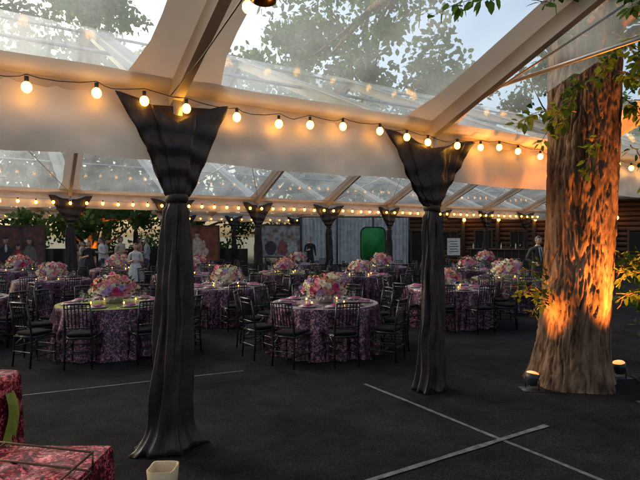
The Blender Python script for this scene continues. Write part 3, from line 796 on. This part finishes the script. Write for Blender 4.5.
for i,(x,y,c,f) in enumerate(((-8.3,21.6,(.66,.38,.25),0),(-9.2,22.3,(.66,.52,.42),1),(-7.7,22.2,(.60,.22,.20),1),(-7.1,21.3,(.45,.42,.40),0),(-9.9,21.6,(.66,.58,.45),0),(-8.75,20.8,(.70,.66,.62),0),(-10.5,22.2,(.60,.30,.2),1),(-7.9,20.6,(.6,.52,.35),1),(-6.5,22.0,(.1,.1,.12),0),(-9.5,20.9,(.08,.06,.1),1),(-13.9,18.6,(.1,.1,.12),0))):
    person('guest_woman' if f else 'guest_man',(x,y,0),R.uniform(-1.6,1.6),c,(.06,.06,.08),R.uniform(1.60,1.84),bool(f),skirt=.55 if f else None,longhair=bool(f),armL=bent if i%2 else None,armR=hips if i%3==0 else bent,hair=R.choice(((.05,.03,.02),(.15,.09,.04),(.03,.02,.02))))
person('guest_man',(-.45,23.5,0),.3,(.02,.02,.025),(.02,.02,.02),1.78,armL=bent)
person('guest_woman',(-13.2,19,0),.6,(.5,.2,.22),(.03,.03,.05),1.66,True,skirt=.5,longhair=True,armR=bent)

# ------------------------------------------------------------------ foreground
root=empty('sequin_display_table')
m=MB()
x0,x1,y0,y1,zt=-2.6,-.95,1.35,2.36,.93
K=60; ring=[]
per=[]
for i in range(K): per.append((x0+(x1-x0)*i/K,y0))
for i in range(K): per.append((x1,y0+(y1-y0)*i/K))
for i in range(K): per.append((x1-(x1-x0)*i/K,y1))
for i in range(K): per.append((x0,y1-(y1-y0)*i/K))
cx,cy=(x0+x1)/2,(y0+y1)/2
for f in (0,.015,.04,.2,.5,.8,1):
    rr=[]
    for i,(x,y) in enumerate(per):
        s=1+(.008+.03*f+.02*f*math.sin(i*.55)+.012*f*math.sin(i*1.3+1)) if f>.015 else (1 if f==0 else 1.006)
        rr.append(Vector((cx+(x-cx)*s,cy+(y-cy)*s,zt*(1-f)+.01)))
    ring.append(rr)
m.rings(ring,0)
K=50; b=len(m.v)
for i in range(K+1):
    for j in range(K+1):
        x=x0+(x1-x0)*i/K; y=y0+(y1-y0)*j/K
        e=min(1,min(i,K-i,j,K-j)/4)
        m.v.append(Vector((x,y,zt+.0105+e*.045*abs(noise.noise(Vector((x*5,y*5,2)))))))
for i in range(K):
    for j in range(K):
        a=b+i*(K+1)+j; m.face((a,a+K+1,a+K+2,a+1))
m.obj('sequin_cloth',[M_redseq],True,root)
def sqr(w,z,e=.3,n=40,seed=0):
    o=[]
    for k in range(n):
        t=2*math.pi*k/n; c,s=math.cos(t),math.sin(t); q=1+.02*math.sin(k*2.1)+.05*noise.noise(Vector((c*3,s*3,z*4+seed)))
        o.append(Vector((math.copysign(abs(c)**e,c)*w*q,math.copysign(abs(s)**e,s)*w*q,z)))
    return o
m=MB()
m.rings([sqr(.17,0),sqr(.165,.3),sqr(.16,.6),sqr(.158,.9),sqr(.155,1.03),sqr(.15,1.15),sqr(.135,1.175),sqr(.08,1.18)],0,True,True)
# flat lime ribbon hanging down the visible side
b=len(m.v); K=16
for i in range(K+1):
    f=i/K; z=1.10-.40*f; w=.035+.045*f
    for j in range(5):
        q=j/4-.5; m.v.append(Vector((.172+.012*math.sin(f*7)+.010*math.cos(q*9),-.02+q*2*w+.02*math.sin(f*4),z)))
for i in range(K):
    for j in range(4):
        a=b+i*5+j; m.face((a,a+1,a+6,a+5),1)
m.obj('sequin_pedestal',[M_redseq,M_lime],True,None,(-1.75,2.66,0))
m=MB()
def rod(a,b,r=.0045): m.tube([a,b],r,8,0)
P=[(-1.75,2.25,1.04),(-.90,2.05,1.04),(-.92,1.62,1.04),(-1.75,1.75,1.04)]
Q=[(p[0],p[1],.965) for p in P]
for i in range(4):
    rod(P[i],P[(i+1)%4]); rod(Q[i],Q[(i+1)%4]); rod(P[i],Q[i])
rod((-1.3,2.145,1.04),(-1.3,1.69,1.04))
m.obj('bronze_wire_rack',[M_copper],True)
m=MB()
m.revolve([(.14,0),(.14,.015),(.02,.03),(.012,.1),(.012,.86),(.06,.88),(.06,.89)],(0,0,0),20,0)
m.rings([sqr(.042,.89,.35),sqr(.048,.96,.35),sqr(.052,1.015,.35),sqr(.046,1.013,.35),sqr(.044,.93,.35)],1,True,True)
m.obj('candle_stand_with_paper_shade',[M_copper,mat('cream_paper',(.62,.44,.24),rough=.7)],True,None,(-.60,1.98,0))

# ------------------------------------------------------------------ light, world, camera
w=bpy.data.worlds.new('World'); scene.world=w; w.use_nodes=True; nt=w.node_tree
sky=nt.nodes.new('ShaderNodeTexSky'); sky.sky_type='NISHITA'; sky.sun_disc=False; sky.sun_elevation=rad(28); sky.sun_rotation=rad(-60); sky.air_density=1; sky.dust_density=5; sky.ozone_density=.3
nt.links.new(sky.outputs[0],nt.nodes['Background'].inputs[0]); nt.nodes['Background'].inputs[1].default_value=.28
sl=bpy.data.lights.new('sun','SUN'); sl.energy=1.0; sl.angle=rad(12); sl.color=(1,.93,.84); so=bpy.data.objects.new('sun',sl); COL.objects.link(so)
az=rad(-60); el=rad(28); sd=Vector((math.sin(az)*math.cos(el),math.cos(az)*math.cos(el),math.sin(el)))
so.rotation_euler=(-sd).to_track_quat('-Z','Y').to_euler()
cd=bpy.data.cameras.new('camera'); cd.lens=29.25; cd.sensor_width=36; cd.clip_end=1500; cam=bpy.data.objects.new('camera',cd); COL.objects.link(cam)
cam.location=(0,0,1.9); cam.rotation_euler=(rad(90-.55),0,0); scene.camera=cam
scene.view_settings.view_transform='Standard'; scene.view_settings.look='None'; scene.view_settings.exposure=0
